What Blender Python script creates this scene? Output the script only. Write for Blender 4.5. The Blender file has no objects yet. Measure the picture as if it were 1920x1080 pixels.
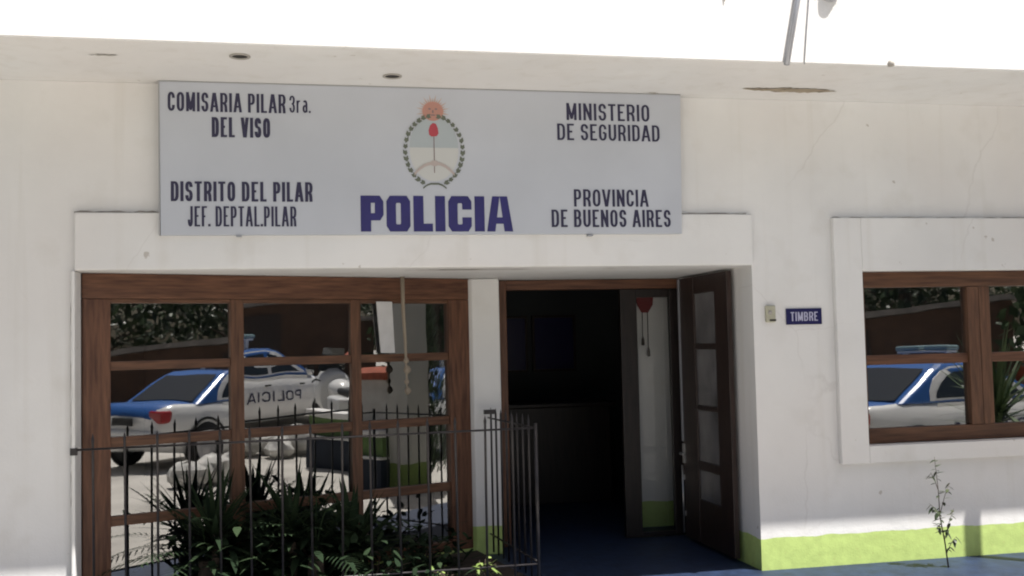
import bpy, bmesh, math, random
from mathutils import Vector, Matrix
R = math.radians
random.seed(7)
C = bpy.context.scene.collection
sc = bpy.context.scene

# ------------------------------------------------------------------ camera
CAM_D, CAM_Z = 7.2346, 1.6739
yaw, pitch, roll = R(11.8508), R(2.9578), R(-1.3063)
fv = Vector((math.sin(yaw)*math.cos(pitch), math.cos(yaw)*math.cos(pitch), math.sin(pitch)))
r0 = Vector((math.cos(yaw), -math.sin(yaw), 0)); u0 = r0.cross(fv)
rv = math.cos(roll)*r0 + math.sin(roll)*u0
uv = -math.sin(roll)*r0 + math.cos(roll)*u0
cd = bpy.data.cameras.new('camera'); cam = bpy.data.objects.new('camera', cd); C.objects.link(cam)
cam.matrix_world = Matrix(((rv.x, uv.x, -fv.x, 0), (rv.y, uv.y, -fv.y, -CAM_D), (rv.z, uv.z, -fv.z, CAM_Z), (0, 0, 0, 1)))
cd.sensor_width = 36; cd.lens = 37.5; cd.clip_start = 0.05; cd.clip_end = 2000
sc.camera = cam

# ------------------------------------------------------------------ light
SUN = Vector((0.93, -1.0, 3.085)).normalized()
elev = math.asin(SUN.z); az = math.atan2(SUN.x, SUN.y)
w = bpy.data.worlds.new('World'); sc.world = w; w.use_nodes = True
nt = w.node_tree; bg = nt.nodes['Background']
sky = nt.nodes.new('ShaderNodeTexSky'); sky.sky_type = 'NISHITA'; sky.sun_disc = False
sky.sun_elevation = elev; sky.sun_rotation = az; sky.air_density = 1.0; sky.dust_density = 4.0; sky.ozone_density = 0.6
nt.links.new(sky.outputs[0], bg.inputs[0]); bg.inputs[1].default_value = 0.05
sl = bpy.data.lights.new('sun', 'SUN'); sl.energy = 5.0; sl.angle = R(0.5); sl.color = (1, .96, .90)
so = bpy.data.objects.new('sun', sl); C.objects.link(so)
so.rotation_euler = (-SUN).to_track_quat('-Z', 'Y').to_euler(); so.location = SUN*60
sc.cycles.filter_width = 2.0
sc.view_settings.view_transform = 'Standard'; sc.view_settings.look = 'None'
sc.view_settings.gamma = 1; sc.view_settings.use_curve_mapping = False
sc.view_settings.exposure = 1.06

# ------------------------------------------------------------------ materials
def mat(name, col, rough=.6, metal=0, spec=.4, noise=0, nscale=6, bump=0, bscale=60, emit=None):
    m = bpy.data.materials.new(name); m.use_nodes = True
    n = m.node_tree; b = n.nodes['Principled BSDF']
    b.inputs['Base Color'].default_value = (*col, 1); b.inputs['Roughness'].default_value = rough
    b.inputs['Metallic'].default_value = metal; b.inputs['Specular IOR Level'].default_value = spec
    tc = n.nodes.new('ShaderNodeTexCoord')
    if noise:
        t = n.nodes.new('ShaderNodeTexNoise'); t.inputs['Scale'].default_value = nscale; t.inputs['Detail'].default_value = 6
        n.links.new(tc.outputs['Object'], t.inputs[0])
        mr = n.nodes.new('ShaderNodeMapRange'); mr.inputs[1].default_value = .3; mr.inputs[2].default_value = .7
        mr.inputs[3].default_value = 1-noise; mr.inputs[4].default_value = 1+noise
        n.links.new(t.outputs[0], mr.inputs[0])
        mx = n.nodes.new('ShaderNodeMix'); mx.data_type = 'RGBA'; mx.blend_type = 'MULTIPLY'; mx.inputs[0].default_value = 1
        mx.inputs[6].default_value = (*col, 1); n.links.new(mr.outputs[0], mx.inputs[7])
        n.links.new(mx.outputs[2], b.inputs['Base Color'])
    if bump:
        t2 = n.nodes.new('ShaderNodeTexNoise'); t2.inputs['Scale'].default_value = bscale; t2.inputs['Detail'].default_value = 5
        n.links.new(tc.outputs['Object'], t2.inputs[0])
        bp = n.nodes.new('ShaderNodeBump'); bp.inputs['Strength'].default_value = bump; bp.inputs['Distance'].default_value = .01
        n.links.new(t2.outputs[0], bp.inputs['Height']); n.links.new(bp.outputs[0], b.inputs['Normal'])
    return m

def plaster(name, white, green, band):
    """painted plaster: white above, lime dado band below z = .226 with an uneven hand-painted edge"""
    m = bpy.data.materials.new(name); m.use_nodes = True
    n = m.node_tree; L = n.links; b = n.nodes['Principled BSDF']; b.inputs['Roughness'].default_value = .75
    b.inputs['Specular IOR Level'].default_value = .25
    geo = n.nodes.new('ShaderNodeNewGeometry')
    sx = n.nodes.new('ShaderNodeSeparateXYZ'); L.new(geo.outputs['Position'], sx.inputs[0])
    def noise(scale, det=5, vec=None):
        t = n.nodes.new('ShaderNodeTexNoise'); t.inputs['Scale'].default_value = scale; t.inputs['Detail'].default_value = det
        L.new(vec or geo.outputs['Position'], t.inputs[0]); return t.outputs[0]
    def mrange(v, a, b_, c, d):
        r = n.nodes.new('ShaderNodeMapRange'); L.new(v, r.inputs[0])
        for i, q in enumerate((a, b_, c, d)): r.inputs[i+1].default_value = q
        return r.outputs[0]
    def mul(fac, ca, cb):
        x = n.nodes.new('ShaderNodeMix'); x.data_type = 'RGBA'; L.new(fac, x.inputs[0])
        for s, c in ((6, ca), (7, cb)):
            if isinstance(c, tuple): x.inputs[s].default_value = (*c, 1)
            else: L.new(c, x.inputs[s])
        return x.outputs[2]
    # broad uneven coats of paint, warm and cool
    wcol = mul(mrange(noise(1.1, 4), .35, .65, 0, 1), tuple(c*.94 for c in white), tuple(min(.9, c*1.04) for c in white))
    wcol = mul(mrange(noise(.6, 2), .42, .7, 0, .55), wcol, (white[0]*.98, white[1]*.93, white[2]*.90))
    # vertical rain streaks
    mp = n.nodes.new('ShaderNodeMapping'); mp.inputs['Scale'].default_value = (7, 7, .35); L.new(geo.outputs['Position'], mp.inputs[0])
    wcol = mul(mrange(noise(1.0, 4, mp.outputs[0]), .56, .78, 0, .28), wcol, (white[0]*.72, white[1]*.68, white[2]*.6))
    # small chips and specks
    wcol = mul(mrange(noise(9, 3), .735, .76, 0, .55), wcol, (.33, .29, .24))
    vo = n.nodes.new('ShaderNodeTexVoronoi'); vo.feature = 'DISTANCE_TO_EDGE'; vo.inputs['Scale'].default_value = .55
    mpv = n.nodes.new('ShaderNodeMix'); mpv.data_type = 'VECTOR'; mpv.inputs[0].default_value = .16; L.new(geo.outputs['Position'], mpv.inputs[4])
    tn = n.nodes.new('ShaderNodeTexNoise'); tn.inputs['Scale'].default_value = 2.5; tn.inputs['Detail'].default_value = 6; L.new(geo.outputs['Position'], tn.inputs[0]); L.new(tn.outputs[1], mpv.inputs[5]); L.new(mpv.outputs[1], vo.inputs['Vector'])
    ck = n.nodes.new('ShaderNodeMath'); ck.operation = 'MULTIPLY'; L.new(mrange(vo.outputs[0], .0, .003, .16, 0), ck.inputs[0]); L.new(mrange(noise(.9, 2), .5, .6, 0, 1), ck.inputs[1])
    wcol = mul(ck.outputs[0], wcol, (.30, .27, .24))
    wcol = mul(mrange(noise(3.2, 7), .56, .72, 0, .30), wcol, (white[0]*.80, white[1]*.77, white[2]*.72))
    gcol = mul(mrange(noise(14, 6), .4, .62, 0, 1), tuple(c*.9 for c in green), green)
    gcol = mul(mrange(noise(30, 4), .64, .7, 0, .6), gcol, (.42, .42, .16))
    if band:
        ad = n.nodes.new('ShaderNodeMath'); ad.operation = 'ADD'; L.new(sx.outputs[2], ad.inputs[0]); L.new(mrange(noise(5), 0, 1, -.022, .022), ad.inputs[1])
        col = mul(mrange(ad.outputs[0], .224, .228, 0, 1), gcol, wcol)
    else: col = wcol
    L.new(col, b.inputs['Base Color'])
    bp = n.nodes.new('ShaderNodeBump'); bp.inputs['Strength'].default_value = .35; bp.inputs['Distance'].default_value = .012
    hh = n.nodes.new('ShaderNodeMath'); hh.operation = 'ADD'; L.new(noise(8, 6), hh.inputs[0]); L.new(mrange(noise(70, 3), 0, 1, 0, .25), hh.inputs[1])
    L.new(hh.outputs[0], bp.inputs['Height']); L.new(bp.outputs[0], b.inputs['Normal'])
    return m

def wood(name, ca, cb, rough=.5, level=False):
    m = bpy.data.materials.new(name); m.use_nodes = True; n = m.node_tree; L = n.links; b = n.nodes['Principled BSDF']
    b.inputs['Roughness'].default_value = rough; b.inputs['Specular IOR Level'].default_value = .35
    tc = n.nodes.new('ShaderNodeTexCoord'); mp = n.nodes.new('ShaderNodeMapping'); mp.inputs['Scale'].default_value = (1.1, 3, 16) if level else (14, 14, 1.4)
    L.new(tc.outputs['Object'], mp.inputs[0])
    t = n.nodes.new('ShaderNodeTexNoise'); t.inputs['Scale'].default_value = 3; t.inputs['Detail'].default_value = 8; L.new(mp.outputs[0], t.inputs[0])
    cr = n.nodes.new('ShaderNodeValToRGB'); cr.color_ramp.elements[0].position = .3; cr.color_ramp.elements[1].position = .7
    cr.color_ramp.elements[0].color = (*ca, 1); cr.color_ramp.elements[1].color = (*cb, 1)
    L.new(t.outputs[0], cr.inputs[0]); L.new(cr.outputs[0], b.inputs['Base Color'])
    bp = n.nodes.new('ShaderNodeBump'); bp.inputs['Strength'].default_value = .2; bp.inputs['Distance'].default_value = .004
    L.new(t.outputs[0], bp.inputs['Height']); L.new(bp.outputs[0], b.inputs['Normal'])
    return m

def glass(name, base, tint, wav=.0):
    m = bpy.data.materials.new(name); m.use_nodes = True; n = m.node_tree; L = n.links
    for x in list(n.nodes):
        if x.type == 'BSDF_PRINCIPLED': n.nodes.remove(x)
    out = [x for x in n.nodes if x.type == 'OUTPUT_MATERIAL'][0]
    tr = n.nodes.new('ShaderNodeBsdfTransparent'); tr.inputs[0].default_value = (*tint, 1)
    gl = n.nodes.new('ShaderNodeBsdfGlossy'); gl.inputs['Roughness'].default_value = .013; gl.inputs[0].default_value = (1, 1, 1, 1)
    fr = n.nodes.new('ShaderNodeFresnel'); fr.inputs[0].default_value = 1.5
    ad = n.nodes.new('ShaderNodeMath'); ad.operation = 'ADD'; ad.inputs[1].default_value = base; L.new(fr.outputs[0], ad.inputs[0]); ad.use_clamp = True
    if wav:
        tc = n.nodes.new('ShaderNodeTexCoord'); t = n.nodes.new('ShaderNodeTexNoise'); t.inputs['Scale'].default_value = 2.2; t.inputs['Detail'].default_value = 1
        L.new(tc.outputs['Object'], t.inputs[0]); bp = n.nodes.new('ShaderNodeBump'); bp.inputs['Strength'].default_value = wav; bp.inputs['Distance'].default_value = .01
        L.new(t.outputs[0], bp.inputs['Height']); L.new(bp.outputs[0], gl.inputs['Normal'])
    mx = n.nodes.new('ShaderNodeMixShader'); L.new(ad.outputs[0], mx.inputs[0]); L.new(tr.outputs[0], mx.inputs[1]); L.new(gl.outputs[0], mx.inputs[2])
    L.new(mx.outputs[0], out.inputs[0]); return m

def leafmat(name, ca, cb, rough=.45):
    m = mat(name, ca, rough, spec=.3 if rough < .8 else .08); n = m.node_tree; L = n.links; b = n.nodes['Principled BSDF']
    g = n.nodes.new('ShaderNodeNewGeometry'); cr = n.nodes.new('ShaderNodeValToRGB')
    cr.color_ramp.elements[0].color = (*ca, 1); cr.color_ramp.elements[1].color = (*cb, 1)
    L.new(g.outputs['Random Per Island'], cr.inputs[0]); L.new(cr.outputs[0], b.inputs['Base Color'])
    return m

WHITE = (.705, .705, .70); LIME = (.47, .60, .20)
M = dict(
 wall=plaster('painted plaster', WHITE, LIME, True),
 wallhi=plaster('white plaster', WHITE, LIME, False),
 wallshade=plaster('shaded plaster', (.40, .40, .38), (.15, .21, .06), True),  # wall plaster with the pillar's shade put into darker colours
 stone=mat('worn whitewash', (.62, .61, .58), .85, noise=.4, nscale=5, bump=.6, bscale=14),
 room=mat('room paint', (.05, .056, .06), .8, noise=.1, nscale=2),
 blue=mat('blue floor paint', (.012, .023, .055), .55, noise=.35, nscale=9, bump=.25, bscale=25),
 ground=mat('pale concrete', (.43, .41, .375), .85, noise=.22, nscale=1.3, bump=.3, bscale=30),
 wood=wood('reddish wood', (.060, .024, .013), (.150, .068, .037)),
 woodl=wood('brown wood', (.060, .027, .015), (.145, .070, .038)),
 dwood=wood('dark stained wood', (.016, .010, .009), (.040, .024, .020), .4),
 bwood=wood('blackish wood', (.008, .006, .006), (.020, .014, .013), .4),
 woodh=wood('reddish wood, level grain', (.060, .024, .013), (.150, .068, .037), .5, True), woodlh=wood('brown wood, level grain', (.060, .027, .015), (.145, .070, .038), .5, True),
 glass=glass('window glass', .23, (.62, .66, .68), .10),
 frost=mat('obscure glass', (.15, .145, .15), .12, spec=.8, noise=.45, nscale=2.2),
 sign=mat('painted sheet metal', (.46, .485, .535), .5, noise=.07, nscale=1.1),
 signedge=mat('sign frame', (.34, .34, .35), .5),
 navy=mat('navy paint', (.028, .026, .062), .55),
 bluel=mat('blue lettering', (.024, .021, .125), .5, noise=.12, nscale=7),
 iron=mat('black iron', (.030, .027, .029), .38, metal=.15, noise=.3, nscale=20),
 steel=mat('galvanised steel', (.36, .37, .40), .42, metal=.5, noise=.12, nscale=8),
 bolt=mat('bright steel', (.5, .5, .5), .35, metal=.9),
 beige=mat('aged ivory plastic', (.40, .39, .30), .5, noise=.1, nscale=30),
 plate=mat('enamel blue', (.012, .012, .075), .35),
 platew=mat('enamel lavender white', (.42, .42, .56), .4),
 dark=mat('dark hole', (.03, .027, .024), .8),
 rim=mat('grey rim', (.35, .33, .30), .6),
 peel=mat('bare mortar', (.30, .25, .185), .9, noise=.35, nscale=18, bump=.5, bscale=60),
 red=mat('deep red cloth', (.17, .012, .015), .8),
 tassel=mat('dark cord', (.03, .022, .02), .8),
 rope=mat('weathered cord', (.26, .22, .17), .8),
 wreflect=mat('white reflection', (.55, .55, .56), .6, noise=.08, nscale=10),
 grey=mat('grey render', (.42, .41, .39), .8, noise=.15, nscale=5),
 shade_strip=mat('contact shade grey', (.34, .31, .285), .9, noise=.3, nscale=14),
 # emblem
 esun=mat('faded sun red', (.42, .22, .18), .6), esun2=mat('faded sun rim', (.46, .33, .28), .6), esky=mat('pale sky blue', (.365, .41, .435), .6), ewhite=mat('off white', (.50, .51, .50), .6),
 eleaf=mat('wreath green', (.12, .135, .105), .6), ecap=mat('cap red', (.38, .055, .075), .6), epike=mat('pike brown', (.20, .15, .15), .6), ehand=mat('hand pink', (.43, .37, .35), .6),
 # vehicles
 cwhite=mat('white car paint', (.78, .78, .77), .18, spec=.6), cblue=mat('blue car paint', (.030, .115, .36), .26, spec=.6),
 cglass=mat('car glass', (.01, .013, .013), .04, spec=.9), tyre=mat('tyre', (.018, .018, .018), .8), hub=mat('wheel rim', (.4, .4, .42), .3, metal=.8),
 tail=mat('tail lamp', (.35, .01, .012), .15, spec=.7), lens=mat('clear lens', (.6, .62, .64), .1, spec=.8), bumper=mat('grey bumper', (.2, .2, .2), .5),
 lbblue=mat('light bar blue', (.22, .32, .34), .15), black=mat('black plastic', (.02, .02, .02), .5), pmark=mat('door lettering', (.03, .03, .09), .5),
 brick=mat('red brick', (.30, .075, .04), .85, noise=.25, nscale=12), coping=mat('pale coping', (.55, .47, .40), .8, noise=.12, nscale=6),
 brownwall=mat('brown boards', (.075, .042, .028), .8, noise=.25, nscale=3), rooft=mat('grey roof edge', (.20, .18, .165), .8, noise=.2, nscale=5),
 bark=mat('bark', (.08, .06, .045), .9, noise=.3, nscale=8, bump=.6),
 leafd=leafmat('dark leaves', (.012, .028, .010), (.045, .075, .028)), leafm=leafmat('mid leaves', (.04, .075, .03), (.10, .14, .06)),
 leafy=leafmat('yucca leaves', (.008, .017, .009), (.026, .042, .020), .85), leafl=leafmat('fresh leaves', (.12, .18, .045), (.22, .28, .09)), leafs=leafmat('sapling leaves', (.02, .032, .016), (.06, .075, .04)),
 soil=mat('soil', (.035, .026, .02), .95, noise=.3, nscale=10, bump=.7),
)

# ------------------------------------------------------------------ mesh helpers
class MB:
    def __init__(s): s.v = []; s.f = []; s.m = []; s.sm = []
    def add(s, vs, fs, mi=0, smooth=False):
        o = len(s.v); s.v += [tuple(v) for v in vs]
        for f in fs: s.f.append(tuple(i+o for i in f)); s.m.append(mi); s.sm.append(smooth)
        return s
    def box(s, x0, x1, y0, y1, z0, z1, mi=0):
        vs = [(x, y, z) for z in (z0, z1) for y in (y0, y1) for x in (x0, x1)]
        return s.add(vs, [(0, 2, 3, 1), (4, 5, 7, 6), (0, 1, 5, 4), (2, 6, 7, 3), (0, 4, 6, 2), (1, 3, 7, 5)], mi)
    def prism(s, poly, z0, z1, mi=0):             # poly in xy, counter-clockwise
        n = len(poly)
        vs = [(x, y, z0) for x, y in poly]+[(x, y, z1) for x, y in poly]
        fs = [tuple(reversed(range(n))), tuple(range(n, 2*n))]+[(i, (i+1) % n, (i+1) % n+n, i+n) for i in range(n)]
        return s.add(vs, fs, mi)
    def slab(s, poly, y0, y1, mi=0):              # poly in xz, thickness along y
        n = len(poly)
        vs = [(x, y0, z) for x, z in poly]+[(x, y1, z) for x, z in poly]
        fs = [tuple(range(n)), tuple(reversed(range(n, 2*n)))]+[(i, i+n, (i+1) % n+n, (i+1) % n) for i in range(n)]
        return s.add(vs, fs, mi)
    def tube(s, pts, rad, n=8, mi=0, cap=True):
        pts = [Vector(p) for p in pts]; rs = rad if isinstance(rad, (list, tuple)) else [rad]*len(pts)
        o = []; prev = None
        for i, p in enumerate(pts):
            d = (pts[min(i+1, len(pts)-1)]-pts[max(i-1, 0)]).normalized()
            a = d.orthogonal().normalized() if prev is None else (prev-d*prev.dot(d)).normalized()
            prev = a; b = d.cross(a)
            o += [p+rs[i]*(math.cos(2*math.pi*k/n)*a+math.sin(2*math.pi*k/n)*b) for k in range(n)]
        fs = [(i*n+k, i*n+(k+1) % n, (i+1)*n+(k+1) % n, (i+1)*n+k) for i in range(len(pts)-1) for k in range(n)]
        if cap: fs += [tuple(reversed(range(n))), tuple(range((len(pts)-1)*n, len(pts)*n))]
        return s.add(o, fs, mi, True)
    def lathe(s, prof, c=(0, 0, 0), axis='z', n=24, mi=0):
        o = []
        for r, h in prof:
            for k in range(n):
                a = 2*math.pi*k/n; u, v = r*math.cos(a), r*math.sin(a)
                p = {'z': (u, v, h), 'y': (u, h, v), 'x': (h, u, v)}[axis]
                o.append((c[0]+p[0], c[1]+p[1], c[2]+p[2]))
        fs = [(i*n+k, i*n+(k+1) % n, (i+1)*n+(k+1) % n, (i+1)*n+k) for i in range(len(prof)-1) for k in range(n)]
        return s.add(o, fs, mi, True)
    def loft(s, rings, mi=0, smooth=True, mfun=None):
        n = len(rings[0]); o = [p for r in rings for p in r]; base = len(s.v)
        s.v += [tuple(p) for p in o]
        for i in range(len(rings)-1):
            for k in range(n):
                s.f.append(tuple(base+j for j in (i*n+k, i*n+(k+1) % n, (i+1)*n+(k+1) % n, (i+1)*n+k)))
                s.m.append(mfun(i, k) if mfun else mi); s.sm.append(smooth)
        for rr in (range(n), range((len(rings)-1)*n, len(rings)*n)):
            s.f.append(tuple(base+j for j in rr)); s.m.append(mi); s.sm.append(False)
        return s
    def quad(s, a, b, c, d, mi=0): return s.add([a, b, c, d], [(0, 1, 2, 3)], mi)
    def build(s, name, mats, parent=None, off=(0, 0, 0), bevel=0, seg=2, subsurf=0):
        me = bpy.data.meshes.new(name)
        me.from_pydata([(x-off[0], y-off[1], z-off[2]) for x, y, z in s.v], [], s.f)
        for m in (mats if isinstance(mats, (list, tuple)) else [mats]): me.materials.append(m)
        me.polygons.foreach_set('material_index', s.m); me.polygons.foreach_set('use_smooth', s.sm)
        bm = bmesh.new(); bm.from_mesh(me); bmesh.ops.recalc_face_normals(bm, faces=bm.faces[:]) if len(s.f) < 4000 else None; bm.to_mesh(me); bm.free()
        me.update()
        o = bpy.data.objects.new(name, me); C.objects.link(o)
        if parent: o.parent = parent
        if subsurf: q = o.modifiers.new('s', 'SUBSURF'); q.levels = q.render_levels = subsurf
        if bevel: q = o.modifiers.new('b', 'BEVEL'); q.width = bevel; q.segments = seg; q.limit_method = 'ANGLE'
        return o

def tag(o, label=None, cat=None, group=None, kind=None):
    for k, v in (('label', label), ('category', cat), ('group', group), ('kind', kind)):
        if v: o[k] = v
    return o
def thing(name, label, cat, loc=(0, 0, 0), rz=0, group=None):
    o = bpy.data.objects.new(name, None); C.objects.link(o); o.location = loc; o.rotation_euler = (0, 0, rz); o.empty_display_size = .1
    return tag(o, label, cat, group)
def copy_obj(o, parent=None, loc=None, rot=None):
    c = o.copy(); C.objects.link(c); c.parent = parent
    if loc is not None: c.location = loc
    if rot is not None: c.rotation_euler = rot
    return c
def dup(root, loc, rz, label):
    r = copy_obj(root, None, loc, (0, 0, rz)); r['label'] = label
    for ch in list(root.children):
        c = copy_obj(ch, r)
        for g in list(ch.children): copy_obj(g, c)
    return r

def rr_path(x0, x1, z0, z1, rx, rz, a0=None, n=5):
    """points of a rounded rectangle, anticlockwise from the right side"""
    p = []
    for cx, cz, s_ in ((x1-rx, z1-rz, 0), (x0+rx, z1-rz, 90), (x0+rx, z0+rz, 180), (x1-rx, z0+rz, 270)):
        for k in range(n+1): a = R(s_+90*k/n); p.append((cx+rx*math.cos(a), cz+rz*math.sin(a)))
    return p
def glyphs():
    O = rr_path(0, 1, 0, 1, .5, .26); G = {}
    n6 = 6
    q = [O[i:i+n6] for i in (0, 6, 12, 18)]       # corners: top right, top left, bottom left, bottom right
    cpath = [(1, .70)]+q[0]+q[1]+q[2]+q[3]+[(1, .30)]
    G['O'] = (.60, [(O, True, 0)]); G['C'] = (.58, [(cpath, False, 0)])
    G['G'] = (.60, [([(1, .72)]+q[0]+q[1]+q[2]+q[3]+[(1, .48)], False, 0), ([(1, .48), (.52, .48)], False, 0)])
    G['I'] = (.20, [([(.5, 0), (.5, 1)], False, 1)])
    G['M'] = (.74, [([(0, 0), (0, 1)], False, 1), ([(1, 0), (1, 1)], False, 1), ([(.03, 1), (.5, .04), (.97, 1)], False, 1)])
    G['N'] = (.62, [([(0, 0), (0, 1)], False, 1), ([(1, 0), (1, 1)], False, 1), ([(.02, 1), (.98, 0)], False, .6)])
    G['A'] = (.66, [([(-.03, 0), (.42, 1.0)], False, 1), ([(1.03, 0), (.58, 1.0)], False, 1), ([(.17, .27), (.83, .27)], False, 0)])
    G['V'] = (.64, [([(-.03, 1), (.42, 0)], False, 1), ([(1.03, 1), (.58, 0)], False, 1)])
    up = rr_path(0, 1, .46, 1, .42, .22); bowl = [(0, 1)]+up[5::-1]+up[23:17:-1]+[(0, .46)]
    G['P'] = (.57, [([(0, 0), (0, 1)], False, 1), (bowl, False, 0)])
    G['R'] = (.60, [([(0, 0), (0, 1)], False, 1), (bowl, False, 0), ([(.45, .46), (.80, .38), (.92, .25), (.97, 0)], False, 1)])
    dd = rr_path(0, 1, 0, 1, .5, .28); G['D'] = (.60, [([(0, 0), (0, 1)], False, 1), ([(0, 1)]+dd[5::-1]+dd[23:17:-1]+[(0, 0)], False, 0)])
    u2 = rr_path(0, .93, .53, 1, .4, .2); l2 = rr_path(0, 1, 0, .53, .42, .22)
    G['B'] = (.60, [([(0, 0), (0, 1)], False, 1), ([(0, 1)]+u2[5::-1]+u2[23:17:-1]+[(0, .53)], False, 0), ([(.4, .53)]+l2[5::-1]+l2[23:17:-1]+[(0, 0)], False, 0)])
    G['L'] = (.50, [([(0, 1), (0, 0), (1, 0)], False, 1)]); G['E'] = (.53, [([(1, 1), (0, 1), (0, 0), (1, 0)], False, 1), ([(0, .52), (.9, .52)], False, 0)])
    G['F'] = (.50, [([(1, 1), (0, 1), (0, 0)], False, 1), ([(0, .50), (.85, .50)], False, 0)])
    G['T'] = (.56, [([(0, 1), (1, 1)], False, 1), ([(.5, 0), (.5, 1)], False, 1)])
    U = rr_path(0, 1, 0, 1, .5, .26); G['U'] = (.60, [([(0, 1)]+U[12:24]+[(1, 1)], False, 1)])
    G['J'] = (.48, [([(0, .28)]+U[12:24]+[(1, 1)], False, 1)])
    su_ = rr_path(0, 1, .52, 1, .45, .23); sl_ = rr_path(0, 1, 0, .52, .45, .25)
    G['S'] = (.57, [([(1, .74)]+su_[0:12]+[(.02, .70)]+su_[13:18]+list(reversed(sl_[0:6]))+list(reversed(sl_[18:24]))+list(reversed(sl_[12:18]))+[(0, .28)], False, 0)])
    G['3'] = (.52, [([(0, .74)]+list(reversed(su_[6:12]))+list(reversed(su_[0:6]))+list(reversed(su_[18:24]))+[(.35, .52)], False, 0), ([(.5, .52)]+list(reversed(sl_[0:6]))+list(reversed(sl_[18:24]))+list(reversed(sl_[12:18]))+[(0, .26)], False, 0)])
    G['r'] = (.42, [([(0, 0), (0, .72)], False, .6), ([(0, .50), (.25, .68), (1, .72)], False, 0)])
    lo = rr_path(0, 1, 0, .42, .45, .2); G['a'] = (.46, [(lo, True, 0), ([(1, 0), (1, .50), (.85, .68), (.5, .74), (.1, .64)], False, 0)])
    G['.'] = (.13, [([(.5, 0), (.5, .045)], False, 1)]); G[' '] = (.22, [])
    return G
GL = glyphs()
def text_mesh(txt, x0, x1, z0, z1, y, wt, flatness=1.35):
    """flat sans lettering drawn stroke by stroke, fitted to a rectangle on a plane facing -Y; wt = stem width / height"""
    K = flatness; h = (z1-z0)*K; hw = wt*(z1-z0)/2; gap = .15
    tot = sum(GL[c][0] for c in txt)+gap*(len(txt)-1); k = (x1-x0)/tot; mb = MB(); x = x0; lay = 0
    def piece(p):
        nonlocal lay
        yy = y-.00006*(lay % 37); lay += 1
        mb.add([(q.x, yy, z0+q.y/K) for q in p], [tuple(range(len(p)))])
    for c in txt:
        wd, strokes = GL[c]; wd *= k; hx = min(hw, wd*.5)
        for pts, closed, ext in strokes:
            P_ = [Vector((x+hx+u*(wd-2*hx), hw+v*(h-2*hw))) for u, v in pts]
            Q = [P_[0]]
            for p in P_[1:]:
                if (p-Q[-1]).length > h*.004: Q.append(p)
            if closed and (Q[0]-Q[-1]).length < h*.004: Q.pop()
            n = len(Q); m_ = n if closed else n-1
            for i in range(m_):
                a, b = Q[i], Q[(i+1) % n]; d = (b-a).normalized(); nn = Vector((-d.y, d.x))*hw
                ea = hw*ext if (i == 0 and not closed and ext) else 0; eb = hw*ext if (i == m_-1 and not closed and ext) else 0
                A, B_ = a-d*ea, b+d*eb; q = [A+nn, A-nn, B_-nn, B_+nn]
                if abs(d.y) > .3 and ext and m_ == 1 and c != '.':      # square the ends of slanting strokes on the base and cap lines
                    q = [Vector((v.x-d.x/d.y*(v.y-min(max(v.y, 0), h)), min(max(v.y, 0), h))) for v in q]
                    for e_, t_ in ((0, 1), (2, 3)):
                        yv = 0 if (q[e_].y+q[t_].y)/2 < h*.25 else (h if (q[e_].y+q[t_].y)/2 > h*.75 else None)
                        if yv is not None:
                            for w_ in (e_, t_): q[w_] = Vector((q[w_].x+d.x/d.y*(yv-q[w_].y), yv))
                piece(q)
                if i < m_-1 or closed:                    # round or square join at b
                    nx = Q[(i+2) % n]; d2 = (nx-b).normalized(); cr = d.x*d2.y-d.y*d2.x
                    if abs(cr) > .02:
                        sg = -1 if cr > 0 else 1; n1 = Vector((-d.y, d.x))*hw*sg; n2 = Vector((-d2.y, d2.x))*hw*sg
                        if ext: mm = (n1+n2); mm = mm*(hw*hw/max(mm.dot(n1), hw*hw*.6)); piece([b, b+n1, b+mm, b+n2])
                        else: piece([b, b+n1, b+n2])
        x += wd+gap*k
    return mb

# ------------------------------------------------------------------ setting
gz = -.12
g = MB(); N = 14
g.quad((-400, -400, gz), (400, -400, gz), (400, 400, gz), (-400, 400, gz))
tag(g.build('ground', M['ground']), kind='structure')
pf = MB(); pf.box(-5.2, 9.2, -.74, 6.2, gz+.004, 0)
tag(pf.build('porch_floor', M['blue'], bevel=.01), kind='structure')

# ------------------------------------------------------------------ the building
B = thing('police_station', 'single storey white police station with lime green dado and a deep overhanging eave', 'building', (1, 0, 0))
BO = (1, 0, 0)
EZ = 3.425                                  # soffit height
XL, XR = -1.34, 3.306                       # the recessed entrance
wl = MB()
wl.box(-5, XL, 0, .3, 0, EZ)                                  # left of the recess
wl.box(XL, XR, 0, 1.75, 2.2, EZ)                              # over the recess (its underside is the recess ceiling)
wl.box(XR, 4.165, 0, .3, 0, EZ)
wl.box(4.165, 6.25, 0, .3, 0, .857); wl.box(4.165, 6.25, 0, .3, 2.15, EZ)
wl.box(6.25, 9, 0, .3, 0, EZ)
wl.box(XR, XR+.24, .3, 1.75, 0, EZ)                           # right reveal of the recess
wl.box(-1.60, XL, .3, .5, 0, EZ)
wl.build('wall', M['wall'], B, BO)
lt = MB(); lt.box(XL+.008, XR-.004, -.045, -.001, 2.2, 2.57)
lt.build('lintel', M['wallhi'], B, BO, bevel=.008)
lg = MB(); lg.box(XL-.012, XL+.011, -.045, .165, .002, 2.197)
lg.build('door_jamb', M['wall'], B, BO, bevel=.006)
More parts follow.
